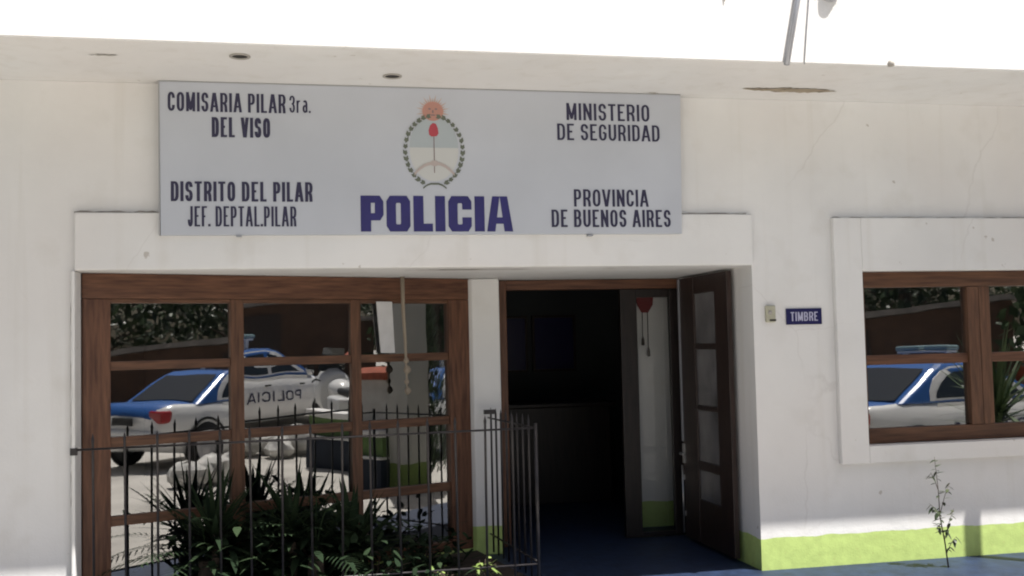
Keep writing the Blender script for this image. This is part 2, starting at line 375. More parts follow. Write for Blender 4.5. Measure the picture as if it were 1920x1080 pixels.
def shade_strip(a, b, wdt, seed):  # ragged dark strip painting the contact shade beside raised trim
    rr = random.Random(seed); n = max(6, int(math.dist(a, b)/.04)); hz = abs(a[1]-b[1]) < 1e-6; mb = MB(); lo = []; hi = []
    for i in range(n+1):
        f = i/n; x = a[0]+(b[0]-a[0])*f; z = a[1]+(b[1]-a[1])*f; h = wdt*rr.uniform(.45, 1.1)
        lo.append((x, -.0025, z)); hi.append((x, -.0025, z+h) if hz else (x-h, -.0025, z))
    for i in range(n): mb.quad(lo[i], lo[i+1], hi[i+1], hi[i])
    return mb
shade_strip((XL+.0, 2.568), (XR-.03, 2.568), .020, 1).build('contact_shade', M['shade_strip'], B, BO)
shade_strip((XL-.0125, 2.20), (XL-.0125, .7), .010, 4).build('contact_shade', M['shade_strip'], B, BO)
shade_strip((3.96, 2.543), (6.44, 2.543), .013, 2).build('contact_shade', M['shade_strip'], B, BO)
su = MB()
sx0, sx1, sz0, sz1 = 3.94, 6.47, .732, 2.545
su.box(sx0, 4.163, -.05, -.001, sz0, sz1); su.box(6.252, sx1, -.05, -.001, sz0, sz1)
su.box(4.163, 6.252, -.05, -.001, 2.148, sz1); su.box(4.163, 6.252, -.05, -.001, sz0, .858)
su.build('window_surround', M['wallhi'], B, BO, bevel=.006)
pl = MB(); pl.prism([(1.437, 1.19), (1.66, 1.19), (1.69, 1.75), (1.33, 1.75), (1.33, 1.32)], 0, 2.197)
pl.build('pillar', M['wall'], B, BO, bevel=.01)
ca, sa = math.cos(R(20.8)), math.sin(R(20.8))
W0 = (-1.32, .168)
def wp(s, d, z): return (W0[0]+s*ca-d*sa, W0[1]+s*sa+d*ca, z)   # point on the slanting window plane, d into the room
def wbox(mb, s0, s1, d0, d1, z0, z1, mi=0):
    vs = [wp(s, d, z) for z in (z0, z1) for d in (d0, d1) for s in (s0, s1)]
    mb.add(vs, [(0, 2, 3, 1), (4, 5, 7, 6), (0, 1, 5, 4), (2, 6, 7, 3), (0, 4, 6, 2), (1, 3, 7, 5)], mi)
dw = MB(); wbox(dw, -.01, 2.945, .0, .16, 0, .055); dw.build('window_apron', M['wall'], B, BO)
rs = MB(); rs.box(-5.3, 9.3, -1.0, 6.5, EZ+.001, EZ+.16)
rs.build('roof_slab', M['wallhi'], B, BO)
pp = MB(); pp.box(-5.3, 9.3, -1.012, -.84, EZ-.004, EZ+1.15)
pp.build('parapet', M['wallhi'], B, BO, bevel=.008)
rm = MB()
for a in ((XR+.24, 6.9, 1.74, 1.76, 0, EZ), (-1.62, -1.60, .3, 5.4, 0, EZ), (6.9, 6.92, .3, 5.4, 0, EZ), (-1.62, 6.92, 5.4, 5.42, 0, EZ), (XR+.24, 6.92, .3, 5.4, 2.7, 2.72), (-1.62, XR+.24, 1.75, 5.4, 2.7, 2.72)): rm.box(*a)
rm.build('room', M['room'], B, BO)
ip = MB(); ip.box(3.015, 3.545, 1.98, 2.06, 0, 2.69)
ip.build('inner_wall', M['wall'], B, BO)
def ragged(cx, cy, L_, W_, n, seed, z):
    rr = random.Random(seed); top = []; bot = []
    for i in range(n+1):
        t = i/n; x = cx+(t-.5)*L_; h = W_*(math.sin(math.pi*t)**.7)*rr.uniform(.45, 1.0)
        top.append((x, cy+h*.5+rr.uniform(-.008, .008), z)); bot.append((x, cy-h*.5+rr.uniform(-.008, .008), z))
    mb = MB()
    for i in range(n): mb.quad(bot[i], bot[i+1], top[i+1], top[i])
    return mb
ragged(3.50, -.315, .72, .15, 26, 3, EZ-.004).build('peeled_patch', M['peel'], B, BO)
ragged(1.25, .16, .95, .07, 24, 13, 2.196).build('peeled_patch', M['rim'], B, BO)
ragged(2.35, .10, .30, .03, 10, 14, 2.196).build('peeled_patch', M['peel'], B, BO)
ragged(-1.05, -.68, .17, .035, 9, 5, EZ-.004).build('peeled_patch', M['rim'], B, BO)
ragged(2.55, -.12, .07, .02, 6, 8, EZ-.004).build('peeled_patch', M['peel'], B, BO)

# slanting shop-front window: frame, bars and panes
fw = MB(); wbox(fw, 0, 2.945, .012, .10, 2.03, 2.198, 1); wbox(fw, 0, .178, .012, .10, .057, 2.029); wbox(fw, 2.745, 2.945, .012, .10, .057, 2.029); wbox(fw, .178, 2.745, .012, .10, .057, .13, 1)
win = fw.build('shop_window', [M['wood'], M['woodh']], B, BO, bevel=.006)
br = MB(); cols = [(.99, 1.085), (1.91, 1.99)]
for a, b in cols: wbox(br, a, b, .022, .09, .131, 2.029)
ss = [(.178, .99), (1.085, 1.91), (1.99, 2.745)]
for a, b in ss:
    for z in (1.552, 1.045, .525): wbox(br, a, b, .03, .085, z, z+.066 if z < 1.5 else z+.06, 1)
    wbox(br, a, b, .028, .09, 2.0, 2.0295, 1)
br.build('glazing_bars', [M['woodl'], M['woodlh']], win, bevel=.004, off=BO)
pn = MB(); rr = random.Random(2)
zz = [(1.605, 2.006), (1.105, 1.558), (.585, 1.051), (.126, .531)]
for ci, (a, b) in enumerate(ss):
    for (z0, z1) in zz:
        tb = -.0042*(z1-z0)/.42 if ci == 1 else rr.uniform(-.0006, .0006); tl = -.0050 if ci == 1 else rr.uniform(-.0008, .0008)
        pn.quad(wp(a-.004, .055-tb-tl, z0), wp(b+.004, .055-tb+tl, z0), wp(b+.004, .055+tb+tl, z1), wp(a-.004, .055+tb-tl, z1))
pn.build('panes', M['glass'], win, off=BO)

# small casement window on the right
f2 = MB(); X0, X1 = 4.170, 6.245
f2.box(X0, X1, .08, .15, 2.03, 2.148, 1); f2.box(X0, X1, .08, .15, .86, .972, 1); f2.box(X0, X0+.075, .08, .15, .973, 2.029); f2.box(X1-.075, X1, .08, .15, .973, 2.029)
f2.box(5.105, 5.205, .072, .15, .973, 2.029); f2.box(5.211, 5.305, .078, .15, .973, 2.029)
w2 = f2.build('casement_window', [M['woodl'], M['woodlh']], B, BO, bevel=.005)
for a, b in ((X0+.075, 5.105), (5.305, X1-.075)): b2 = MB(); b2.box(a, b, .092, .14, 1.447, 1.520); b2.build('glazing_bar', M['woodh'], w2, BO, bevel=.004)
p2 = MB()
for a, b in ((X0+.072, 5.108), (5.302, X1-.072)):
    for z0, z1 in ((.97, 1.45), (1.517, 2.03)): p2.quad((a, .118, z0), (b, .118, z0), (b, .118, z1), (a, .118, z1))
p2.build('panes', M['glass'], w2, BO)

# entrance door
DY = 1.45
df = MB(); df.box(1.685, 1.772, DY, DY+.14, .002, 2.196); df.box(1.773, 3.30, DY, DY+.14, 2.115, 2.196, 1)
df.build('door_frame', [M['wood'], M['woodh']], B, BO, bevel=.005)
dl = MB(); dl.box(2.765, 2.912, DY+.02, DY+.07, .012, 2.113); dl.box(3.205, 3.30, DY+.02, DY+.07, .012, 2.113)
dl.box(2.913, 3.204, DY+.022, DY+.068, 2.04, 2.113); dl.box(2.913, 3.204, DY+.022, DY+.068, .012, .05)
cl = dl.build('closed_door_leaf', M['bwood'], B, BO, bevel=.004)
gl = MB(); gl.quad((2.908, DY+.045, .05), (3.21, DY+.045, .05), (3.21, DY+.045, 2.04), (2.908, DY+.045, 2.04)); gl.build('pane', glass('door glass', .02, (.85, .86, .86)), cl, BO)
ol = MB(); xa, xb = 3.232, 3.274
ol.box(xa, xb, .985, 1.31, .03, 2.183); ol.box(xa, xb, .30, .545, .03, 2.183)
for z0, z1 in ((2.04, 2.183), (1.59, 1.635), (1.10, 1.14), (.62, .69), (.03, .38)): ol.box(xa+.003, xb-.003, .545, .985, z0, z1)
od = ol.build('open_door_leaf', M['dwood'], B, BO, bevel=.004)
og = MB()
for z0, z1 in ((1.63, 2.045), (1.135, 1.595), (.685, 1.105), (.375, .625)): og.box(3.248, 3.258, .54, .99, z0, z1)
og.build('panes', M['frost'], od, BO)
oh = MB(); oh.tube([(3.228, 1.285, .72), (3.195, 1.285, .72), (3.195, 1.20, .72)], .011); oh.box(3.222, 3.231, 1.265, 1.305, .64, .80)
oh.build('handle', M['bolt'], od, BO)
es = MB(); es.box(3.222, 3.2305, 1.285, 1.312, .82, 2.18); es.build('edge_strip', M['steel'], od, BO)
ob = MB(); ob.tube([(3.216, 1.30, .06), (3.216, 1.30, .62)], .008, 6); ob.box(3.222, 3.231, 1.285, 1.318, .2, .24); ob.box(3.222, 3.231, 1.285, 1.318, .5, .54)
ob.build('bolt', M['bolt'], od, BO)

# ------------------------------------------------------------------ the long sign
SL = (.96, -.045, 2.42)                     # local origin of the sign's meshes
S = thing('sign_board', 'long grey police sign board with navy lettering and a national emblem above the entrance', 'sign', SL)
sb = MB(); sb.slab([(-.800, 2.418), (2.742, 2.424), (2.762, 3.418), (-.803, 3.418)], -.045, -.004)
sb.build('board', M['sign'], S, SL)
e = MB(); e.slab([(-.808, 3.4185), (2.762, 3.4185), (2.762, 3.424), (-.808, 3.424)], -.05, -.003); e.slab([(-.810, 2.418), (-.8035, 2.418), (-.8035, 3.418), (-.810, 3.418)], -.049, -.003)
e.build('edge_strip', M['signedge'], S, SL)
TY = -.0475
for txt, a, b, z0, z1, bo in (('COMISARIA PILAR', -.752, -.004, 3.226, 3.352, .138), ('DEL VISO', -.478, -.106, 3.060, 3.192, .155), ('DISTRITO DEL PILAR', -.736, .164, 2.638, 2.768, .155), ('JEF. DEPTAL.PILAR', -.632, .057, 2.474, 2.606, .115),
    ('MINISTERIO', 1.916, 2.524, 3.222, 3.342, .155), ('DE SEGURIDAD', 1.846, 2.596, 3.080, 3.196, .155), ('PROVINCIA', 1.954, 2.498, 2.614, 2.735, .155), ('DE BUENOS AIRES', 1.790, 2.660, 2.470, 2.592, .155), ('3ra.', .020, .157, 3.232, 3.345, .11)):
    text_mesh(txt, a, b, z0, z1, TY, bo).build('lettering', M['navy'], S, SL)
# the heavy word, drawn as block letters
def letters():
    mb = MB(); x = 0
    def poly(p): mb.add([(x+a, 0, b) for a, b in p], [tuple(range(len(p)))])
    t, k = .45, .15        # stroke width and corner cut, letter height 1
    def ring(w_, gap=None):
        o = [(k, 0), (w_-k, 0), (w_, k), (w_, 1-k), (w_-k, 1), (k, 1), (0, 1-k), (0, k)]
        i = [(t, .2), (w_-t, .2), (w_-t+.03, .23), (w_-t+.03, .77), (w_-t, .8), (t, .8), (t-.03, .77), (t-.03, .23)]
        for n_ in range(8):
            if gap and n_ in gap: continue
            m_ = (n_+1) % 8; poly([o[n_], o[m_], i[m_], i[n_]])
    # P
    poly([(0, 0), (t, 0), (t, 1), (0, 1)]); poly([(t, .8), (.62, .8), (.62, 1), (t, 1)]); poly([(.62, .8), (1, .84), (.84, 1), (.62, 1)]); poly([(.62, .51), (1, .46), (1, .84), (.62, .8)])
    poly([(.62, .31), (.85, .31), (1, .46), (.62, .51)]); poly([(t, .31), (.62, .31), (.62, .51), (t, .51)]); x = 1.13
    ring(1.05); x += 1.19                                          # O
    poly([(0, 0), (t, 0), (t, 1), (0, 1)]); poly([(t, 0), (.86, 0), (.86, .22), (t, .22)]); x += .97   # L
    poly([(0, 0), (t, 0), (t, 1), (0, 1)]); x += t+.14            # I
    ring(1.05, gap=(2,)); x += 0                                   # C (open at the right)
    poly([(.63, .23), (1.05, .15), (1.05, .40), (.63, .40)]); poly([(.63, .62), (1.05, .62), (1.05, .85), (.63, .77)]); x += 1.19
    poly([(0, 0), (t, 0), (t, 1), (0, 1)]); x += t+.10            # I
    poly([(0, 0), (.38, 0), (.60, 1), (.26, 1)]); poly([(.60, 1), (.95, 1), (1.20, 0), (.80, 0)]); poly([(.4285, .22), (.755, .22), (.72, .40), (.468, .40)]); x += 1.20  # A
    return mb, x
lm, lw = letters()
lx0, lx1, lz0, lz1 = .478, 1.517, 2.440, 2.682
mb = MB(); mb.add([(lx0+a/lw*(lx1-lx0), TY-.0004*0, lz0+c*(lz1-lz0)) for a, _, c in lm.v], lm.f)
S.location.y -= .045
mb.build('lettering', M['bluel'], S, SL)['label'] = 'heavy royal blue word POLICIA'
# emblem
ec = (.980, 2.992); ea, eb = .185, .225
def ell(rx, rz, c, n=40, a0=0, a1=2*math.pi): return [(c[0]+rx*math.cos(a0+(a1-a0)*i/n), c[1]+rz*math.sin(a0+(a1-a0)*i/n)) for i in range(n+(0 if abs(a1-a0-2*math.pi) < 1e-6 else 1))]
def flat(poly, y): return MB().add([(a, y, b) for a, b in poly], [tuple(range(len(poly)))])
em = flat(ell(ea*.9, eb*.93, ec), -.0462).build('emblem', M['ewhite'], S, SL)
flat(ell(ea*.9, eb*.93, (ec[0], ec[1]+.02), 30, 0, math.pi), -.0468).build('upper_field', M['esky'], em, SL)
sn = MB(); c0 = (.976, 3.262)
for i in range(32):
    a = math.pi*2*i/32; d = .118 if i % 2 else .094
    p = [(c0[0]+.06*math.cos(a-.11), c0[1]+.06*math.sin(a-.11)), (c0[0]+d*math.cos(a), c0[1]+d*math.sin(a)), (c0[0]+.06*math.cos(a+.11), c0[1]+.06*math.sin(a+.11))]
    sn.add([(u, -.0465, v) for u, v in p], [(0, 1, 2)], 1)
sn.add([(u, -.0470, v) for u, v in ell(.072, .066, c0, 28)], [tuple(range(28))], 0)
sun_ = sn.build('rising_sun', [M['esun'], M['esun2']], em, SL)
fc = MB()
for dx, dz, rx, rz in ((-.022, .016, .010, .006), (.022, .016, .010, .006), (0, -.002, .006, .012), (0, -.026, .018, .005)): fc.add([(u, -.0475, v) for u, v in ell(rx, rz, (c0[0]+dx, c0[1]+dz), 10)], [tuple(range(10))])
fc.build('sun_face', M['epike'], em, SL)
rl = random.Random(4)
for side in (-1, 1):
    wr = MB()
    for i in range(15):
        a = R(-68+i*10.4); cx, cz = ec[0]+side*ea*math.cos(a)*1.06, ec[1]+eb*math.sin(a)*1.06
        ta = math.atan2(eb*math.cos(a), -side*ea*math.sin(a))
        for o_ in (-.42, .42):
            an = ta+o_+rl.uniform(-.15, .15); l_ = .046*rl.uniform(.8, 1.1); ww = .0135
            ux, uz = math.cos(an), math.sin(an); bx, bz = cx-.3*l_*ux, cz-.3*l_*uz
            p = [(bx, bz), (bx+.5*l_*ux-ww*uz, bz+.5*l_*uz+ww*ux), (bx+l_*ux, bz+l_*uz), (bx+.5*l_*ux+ww*uz, bz+.5*l_*uz-ww*ux)]
            yy = -.0478-.00002*i-(.0004 if o_ > 0 else 0)
            wr.add([(u, yy, v) for u, v in p], [(0, 1, 2, 3)])
    wr.build('laurel_branch', M['eleaf'], em, SL)
flat([(.948, 3.10), (.944, 3.13), (.955, 3.165), (.975, 3.182), (.995, 3.176), (1.008, 3.145), (1.012, 3.11), (1.0, 3.092), (.965, 3.088)], -.0485).build('cap', M['ecap'], em, SL)
flat([(.977, 2.84), (.983, 2.84), (.983, 3.09), (.977, 3.09)], -.0482).build('pike', M['epike'], em, SL)
hd = MB()
for sg in (-1, 1):
    pts = [(.980+sg*(.012+.125*t), 2.905-.075*t*t) for t in (0, .25, .5, .75, 1)]
    hd.add([(u, -.0492, v+.011) for u, v in pts]+[(u, -.0492, v-.011) for u, v in pts], [(i, i+1, i+6, i+5) for i in range(4)])
hd.add([(u, -.0496, v) for u, v in ell(.030, .02, (.98, 2.905), 14)], [tuple(range(14))])
hd.build('clasped_hands', M['ehand'], em, SL)
rb = MB()
for sg in (-1, 1):
    pts = [(.980+sg*(.0+.08*t), 2.765-.03*t+.045*t*(1-t)) for t in (0, .33, .66, 1)]
    rb.add([(u, -.0492-.0003*sg, v+.006) for u, v in pts]+[(u, -.0492-.0003*sg, v-.006) for u, v in pts], [(i, i+1, i+5, i+4) for i in range(3)])
rb.build('ribbon', M['eleaf'], em, SL)
for x_ in (-.33, 2.05): sbk = MB(); sbk.box(x_, x_+.035, -.053, -.003, 2.408, 2.4175); sbk.build('bracket', M['steel'], S, SL)

# doorbell and its plate
t = thing('doorbell', 'small ivory doorbell box on the white wall beside the blue plate', 'doorbell', (3.43, 0, 1.78))
m = MB(); m.box(3.395, 3.470, -.028, -.001, 1.783, 1.905); m.build('case', M['beige'], t, (3.43, 0, 1.78), bevel=.008)
m = MB(); m.lathe([(.0, -.036), (.014, -.036), (.017, -.028)], (3.425, 0, 1.852), 'y', 16); m.build('button', M['rim'], t, (3.43, 0, 1.78))
m = MB(); m.box(3.42, 3.47, -.0295, -.0275, 1.79, 1.805); m.build('name_slot', M['dark'], t, (3.43, 0, 1.78))
t = thing('bell_plate', 'small dark blue enamel plate reading TIMBRE on the wall right of the doorbell', 'sign', (3.70, 0, 1.76))
m = MB(); m.box(3.559, 3.842, -.012, -.001, 1.762, 1.880); m.build('plate', M['plate'], t, (3.70, 0, 1.76), bevel=.003)
text_mesh('TIMBRE', 3.592, 3.808, 1.788, 1.854, -.0135, .16).build('lettering', M['platew'], t, (3.70, 0, 1.76))

# recessed soffit lights
for i, (x, y, lab) in enumerate(((-.268, -.745, 'dark round downlight hole in the eave soffit, nearer the outer edge'), (.676, -.378, 'dark round downlight hole in the eave soffit close above the sign emblem'))):
    t = thing('recessed_downlight', lab, 'ceiling light', (x, y, EZ), group='downlights in the eave soffit')
    m = MB(); m.lathe([(.062, -.001), (.062, -.007), (.048, -.007), (.046, -.002)], n=22); m.build('rim', M['rim'], t)
    m = MB(); m.lathe([(.047, -.0025), (.02, -.0025), (.0005, -.0025)], n=22); m.build('socket', M['dark'], t)

# pipe, cable, lamp and nub on the parapet
PY = -1.012
m = MB(); m.tube([(3.121, PY-.02, 3.405), (3.212, PY-.02, 3.83), (3.26, PY-.02, 4.06), (3.31, PY-.02, 4.30), (3.34, PY-.02, 4.55), (3.36, PY-.02, 5.3)], .019, 10)
pi = m.build('conduit_pipe', M['steel'], None, (3.12, PY, 3.405)); pi.location = (3.12, PY, 3.405)
tag(pi, 'grey steel conduit pipe leaning up the white parapet', 'pipe')
m = MB(); m.tube([(3.251, PY-.006, 3.415), (3.272, PY-.006, 3.61), (3.298, PY-.006, 3.831), (3.36, PY-.006, 4.4)], .0035, 5)
o = m.build('cable', M['steel'], None, (3.25, PY, 3.41)); o.location = (3.25, PY, 3.41); tag(o, 'thin grey cable running up the parapet beside the pipe', 'cable')
LP = (3.444, PY, 3.90)
t = thing('wall_lamp', 'small round grey bulkhead lamp high on the white parapet', 'lamp', LP)
m = MB(); m.lathe([(.07, -.001), (.07, -.014), (.058, -.018)], n=24, axis='y'); m.build('rim', M['steel'], t)
m = MB(); m.lathe([(.058, -.012), (.054, -.03), (.038, -.046), (.016, -.053), (.001, -.054)], n=24, axis='y'); m.build('globe', M['rim'], t)
m = MB(); m.lathe([(.001, .03), (.016, .026), (.022, .008), (.02, -.01), (.001, -.014)], (3.861, PY-.012, 3.43), n=12)
o = m.build('clip', M['rim'], None, (3.861, PY, 3.43)); o.location = (3.861, PY, 3.43); tag(o, 'small round grey clip on the lower edge of the parapet', 'clip')
m = MB(); m.tube([(2.72, PY-.006, 3.80), (2.715, PY-.008, 3.86), (2.70, PY-.006, 3.95)], .004, 5)
o = m.build('wire_stub', M['rim'], None, (2.72, PY, 3.8)); o.location = (2.72, PY, 3.8); tag(o, 'short loose wire end high on the parapet left of the pipe', 'wire')
# post that carries the eave (right of the picture)
t = thing('eave_post', 'slim white steel post carrying the eave in front of the casement window', 'post', (5.93, -.985, gz))
m = MB(); m.box(-.04, .04, -.04, .04, .012, EZ-gz-.002); m.build('shaft', M['cwhite'], t, bevel=.006)
m = MB(); m.box(-.08, .08, -.08, .08, 0, .011); m.build('base_plate', M['steel'], t)

# ------------------------------------------------------------------ railing and gate
FY = -.03
fr = thing('iron_railing', 'low black iron railing with spiked bars across the front of the planter', 'railing', (-1.33, FY, 0))
m = MB(); m.tube([(.0, 0, 1.062), (2.985, 0, 1.088)], .0075, 6); m.build('rail', M['iron'], fr)
m = MB(); m.tube([(.09, 0, .16), (2.985, 0, .16)], .0075, 6); m.build('rail', M['iron'], fr)
m = MB(); m.box(-.028, .012, -.02, .02, 1.03, 1.075); m.build('wall_hook', M['iron'], fr)
m = MB(); m.tube([(0, 0, .03), (0, 0, 1.10), (0, 0, 1.125), (0, 0, 1.165)], [.0085, .0085, .0105, .0008], 6)
bar = m.build('bar', M['iron'], fr); xs = [-1.219+.1935*i for i in range(15)]
for i, x in enumerate(xs):
    b_ = bar if i == 0 else copy_obj(bar, fr)
    b_.location = (x+1.33, 0, .0017*i); b_.rotation_euler = (R(random.uniform(-.4, .4)), R(random.uniform(-.5, .5)), 0)
m = MB(); m.tube([(2.985, 0, .0), (2.985, 0, 1.12)], .013, 8); m.build('corner_post', M['iron'], fr)
gp0, gp1 = Vector((1.655, .0, 0)), Vector((1.545, 1.17, 0))
gt = thing('iron_gate', 'narrow black iron gate of close set bars between the railing corner and the pillar', 'gate', gp0)
gd = gp1-gp0
for z in (1.085, .17): m = MB(); m.tube([(0, 0, z), tuple(gd+Vector((0, 0, z)))], .0075, 6); m.build('rail', M['iron'], gt)
m = MB(); m.tube([(0, 0, .04), (0, 0, 1.13), (0, 0, 1.17)], [.008, .008, .001], 6); gb = m.build('bar', M['iron'], gt)
for i in range(1, 9):
    b_ = gb if i == 1 else copy_obj(gb, gt); b_.location = tuple(gd*(i/8.6))
m = MB(); m.box(-.04, .05, -.016, .016, 0, .035); lt_ = m.build('latch', M['iron'], gt); lt_.location = tuple(gd*.93+Vector((-.02, -.02, 1.12)))

# ------------------------------------------------------------------ plants
def blade(mb, base, d, L_, w_, droop, n=5, fold=.25):
    d = Vector(d).normalized(); side = d.cross(Vector((0, 0, 1)));
    side = side.normalized() if side.length > .01 else Vector((1, 0, 0))
    p = Vector(base); pts = []
    for i in range(n+1):
        t_ = i/n; ww = w_*(1-t_)**.7*(.55+.9*min(t_*3, .5)); pts.append((p-side*ww, p+side*ww))
        d = (d+Vector((0, 0, -droop/n))).normalized(); p = p+d*(L_/n)
    vs = [q for pr in pts for q in pr]
    mb.add(vs, [(2*i, 2*i+1, 2*i+3, 2*i+2) for i in range(n)])
def yucca(name, label, cat, loc, h, nl, L_, seed, rz=0, wd=.022, group=None, matk='leafy'):
    rr = random.Random(seed); t = thing(name, label, cat, loc, rz, group)
    m = MB(); m.tube([(0, 0, 0), (.01, .0, h*.5), (0, .01, h)], [.035, .03, .028], 8); m.build('stem', M['bark'], t)
    m = MB()
    for i in range(nl):
        a = i*2.4+rr.uniform(-.3, .3); el = R(rr.uniform(5, 85)); z = h*(.75+.25*rr.random())
        blade(m, (0, 0, z), (math.cos(a)*math.cos(el), math.sin(a)*math.cos(el), math.sin(el)), L_*rr.uniform(.7, 1.05), wd, rr.uniform(.1, .7))
    m.build('leaves', M[matk], t); return t
def cycad(name, label, loc, seed, nf=13, L_=.6, h=.3, matk='leafy'):
    rr = random.Random(seed); t = thing(name, label, 'plant', loc)
    m = MB(); m.tube([(0, 0, 0), (0, 0, h)], [.06, .05], 8); m.build('stem', M['bark'], t)
    m = MB()
    for i in range(nf):
        a = i*2*math.pi/nf+rr.uniform(-.2, .2); el = R(rr.uniform(15, 70)); d = Vector((math.cos(a)*math.cos(el), math.sin(a)*math.cos(el), math.sin(el))); p = Vector((0, 0, h))
        ll = L_*rr.uniform(.8, 1.1); n = 15
        for k in range(n):
            d = (d+Vector((0, 0, -.06))).normalized(); q = p+d*ll/n; sd = d.cross(Vector((0, 0, 1))).normalized()
            m.add([p-sd*.004, p+sd*.004, q+sd*.004, q-sd*.004], [(0, 1, 2, 3)])
            le = .15*math.sin(math.pi*(k+1.5)/(n+2))
            for s_ in (-1, 1): blade(m, q, sd*s_+d*.7+Vector((0, 0, .15)), le, .009, .3, 2)
            p = q
    m.build('fronds', M[matk], t); return t
def leafy(name, label, cat, loc, pts, n, size, seed, matk, stems=5, spread=.3, height=.6, group=None):
    rr = random.Random(seed); t = thing(name, label, cat, loc, 0, group)
    m = MB()
    tips = []
    for i in range(stems):
        a = rr.uniform(0, 6.28); tip = Vector((math.cos(a)*spread*rr.random(), math.sin(a)*spread*rr.random(), height*rr.uniform(.7, 1))); tips.append(tip)
        m.tube([(0, 0, 0), tuple(tip*.5+Vector((rr.uniform(-.03, .03), rr.uniform(-.03, .03), .03))), tuple(tip)], [.006, .005, .002], 5)
    m.build('stem', M['bark'], t); m = MB()
    for i in range(n):
        tip = rr.choice(tips); f = rr.uniform(pts[0], pts[1]); p = tip*f+Vector((rr.gauss(0, 1), rr.gauss(0, 1), rr.gauss(0, .6)))*spread*.22*pts[2]
        if p.z < .02: p.z = .02
        a = rr.uniform(0, 6.28); el = rr.uniform(-.6, .8)
        blade(m, p, (math.cos(a)*math.cos(el), math.sin(a)*math.cos(el), math.sin(el)), size*rr.uniform(.6, 1.3), size*.28, .5, 3)
    m.build('leaves', M[matk], t); return t
sm = MB(); sm.prism([(XL+.02, .02), (1.62, .02), (1.43, 1.15), (XL+.02, .15)], .001, .05); tag(sm.build('planter_soil', M['soil']), kind='structure')
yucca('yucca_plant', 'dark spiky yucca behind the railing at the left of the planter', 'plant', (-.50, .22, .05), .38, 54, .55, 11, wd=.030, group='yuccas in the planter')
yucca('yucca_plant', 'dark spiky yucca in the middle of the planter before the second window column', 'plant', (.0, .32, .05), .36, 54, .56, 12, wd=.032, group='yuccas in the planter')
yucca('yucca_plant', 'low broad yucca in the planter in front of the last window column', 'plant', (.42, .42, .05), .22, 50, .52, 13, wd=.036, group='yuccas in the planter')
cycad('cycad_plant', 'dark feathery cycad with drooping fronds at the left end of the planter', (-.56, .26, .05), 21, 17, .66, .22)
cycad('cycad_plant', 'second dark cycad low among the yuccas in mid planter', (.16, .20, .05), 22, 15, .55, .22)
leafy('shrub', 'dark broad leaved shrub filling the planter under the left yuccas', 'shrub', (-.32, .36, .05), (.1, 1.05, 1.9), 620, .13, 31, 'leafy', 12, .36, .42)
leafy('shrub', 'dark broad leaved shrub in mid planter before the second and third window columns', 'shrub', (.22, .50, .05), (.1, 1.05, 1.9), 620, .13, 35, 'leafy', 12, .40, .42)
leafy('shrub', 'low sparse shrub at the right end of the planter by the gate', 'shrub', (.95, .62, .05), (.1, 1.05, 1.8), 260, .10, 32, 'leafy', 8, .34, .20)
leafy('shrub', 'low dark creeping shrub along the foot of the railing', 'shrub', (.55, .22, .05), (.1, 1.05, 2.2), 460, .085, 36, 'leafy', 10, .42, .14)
leafy('weed', 'sunlit yellow green weed poking between the railing bars near the gate', 'plant', (1.30, .02, .05), (.4, 1.0, .8), 26, .06, 33, 'leafl', 5, .12, .17)
leafy('weed', 'sunlit pale weed at the foot of the railing below the pillar', 'plant', (1.02, .02, .05), (.4, 1.0, .8), 30, .05, 34, 'leafl', 6, .16, .10)
# thin sapling by the right wall
rr = random.Random(41); t = thing('sapling', 'thin sparse sapling growing against the white wall below the casement window', 'plant', (4.60, -.30, 0))
m = MB(); main = [(0, 0, 0), (-.02, 0, .18), (-.05, 0, .36), (-.055, .0, .55), (-.075, 0, .79)]; m.tube(main, [.006, .005, .004, .003, .0012], 6)
tw = [((-.02, 0, .2), (.05, -.02, .42)), ((-.05, 0, .36), (-.13, .0, .46)), ((-.05, 0, .38), (.03, -.01, .60)), ((-.055, 0, .55), (-.11, 0, .68)), ((-.01, 0, .1), (.06, -.02, .22)), ((-.02, 0, .22), (-.10, -.02, .32))]
for a, b in tw: m.tube([a, tuple((Vector(a)+Vector(b))/2+Vector((0, 0, .015))), b], [.003, .0022, .001], 5)
m.build('stem', M['bark'], t); m = MB()
for a, b in tw+[(main[i], main[i+1]) for i in range(1, 4)]:
    for k in range(9):
        f = rr.uniform(.2, 1.02); p = Vector(a).lerp(Vector(b), f); an = rr.uniform(0, 6.28); blade(m, p, (math.cos(an), .5*math.sin(an), rr.uniform(-.7, .5)), rr.uniform(.03, .075), .017, .4, 3)
m.build('leaves', M['leafs'], t)

# hanging cord and white stand-in for a reflection before the slanting window
m = MB(); c = [wp(2.285, -.10, 2.199), wp(2.287, -.10, 1.95), wp(2.30, -.10, 1.70), wp(2.305, -.10, 1.50), wp(2.31, -.10, 1.30)]; m.tube(c, [.017, .015, .012, .009, .007], 7)
for z, r_, s_ in ((1.56, .022, 2.305), (1.49, .030, 2.312), (1.40, .020, 2.306), (1.33, .026, 2.314)):
    q = wp(s_, -.10, z); m.lathe([(.001, -r_*1.2), (r_*.8, -r_*.6), (r_, 0), (r_*.7, r_*.7), (.001, r_*1.3)], q, n=9)
o = m.build('hanging_cord', M['rope'], None, c[0]); o.location = c[0]; tag(o, 'weathered knotted cord hanging from the recess ceiling before the window', 'cord')
m = MB(); vs = []
for s_, z in ((2.150, 1.622), (2.268, 1.620), (2.250, 2.012), (2.118, 2.014)):
    vs.append(wp(s_, .014, z)); vs.append(wp(s_, .024, z))
m.add(vs, [(0, 2, 4, 6), (1, 7, 5, 3), (0, 1, 3, 2), (2, 3, 5, 4), (4, 5, 7, 6), (6, 7, 1, 0)])
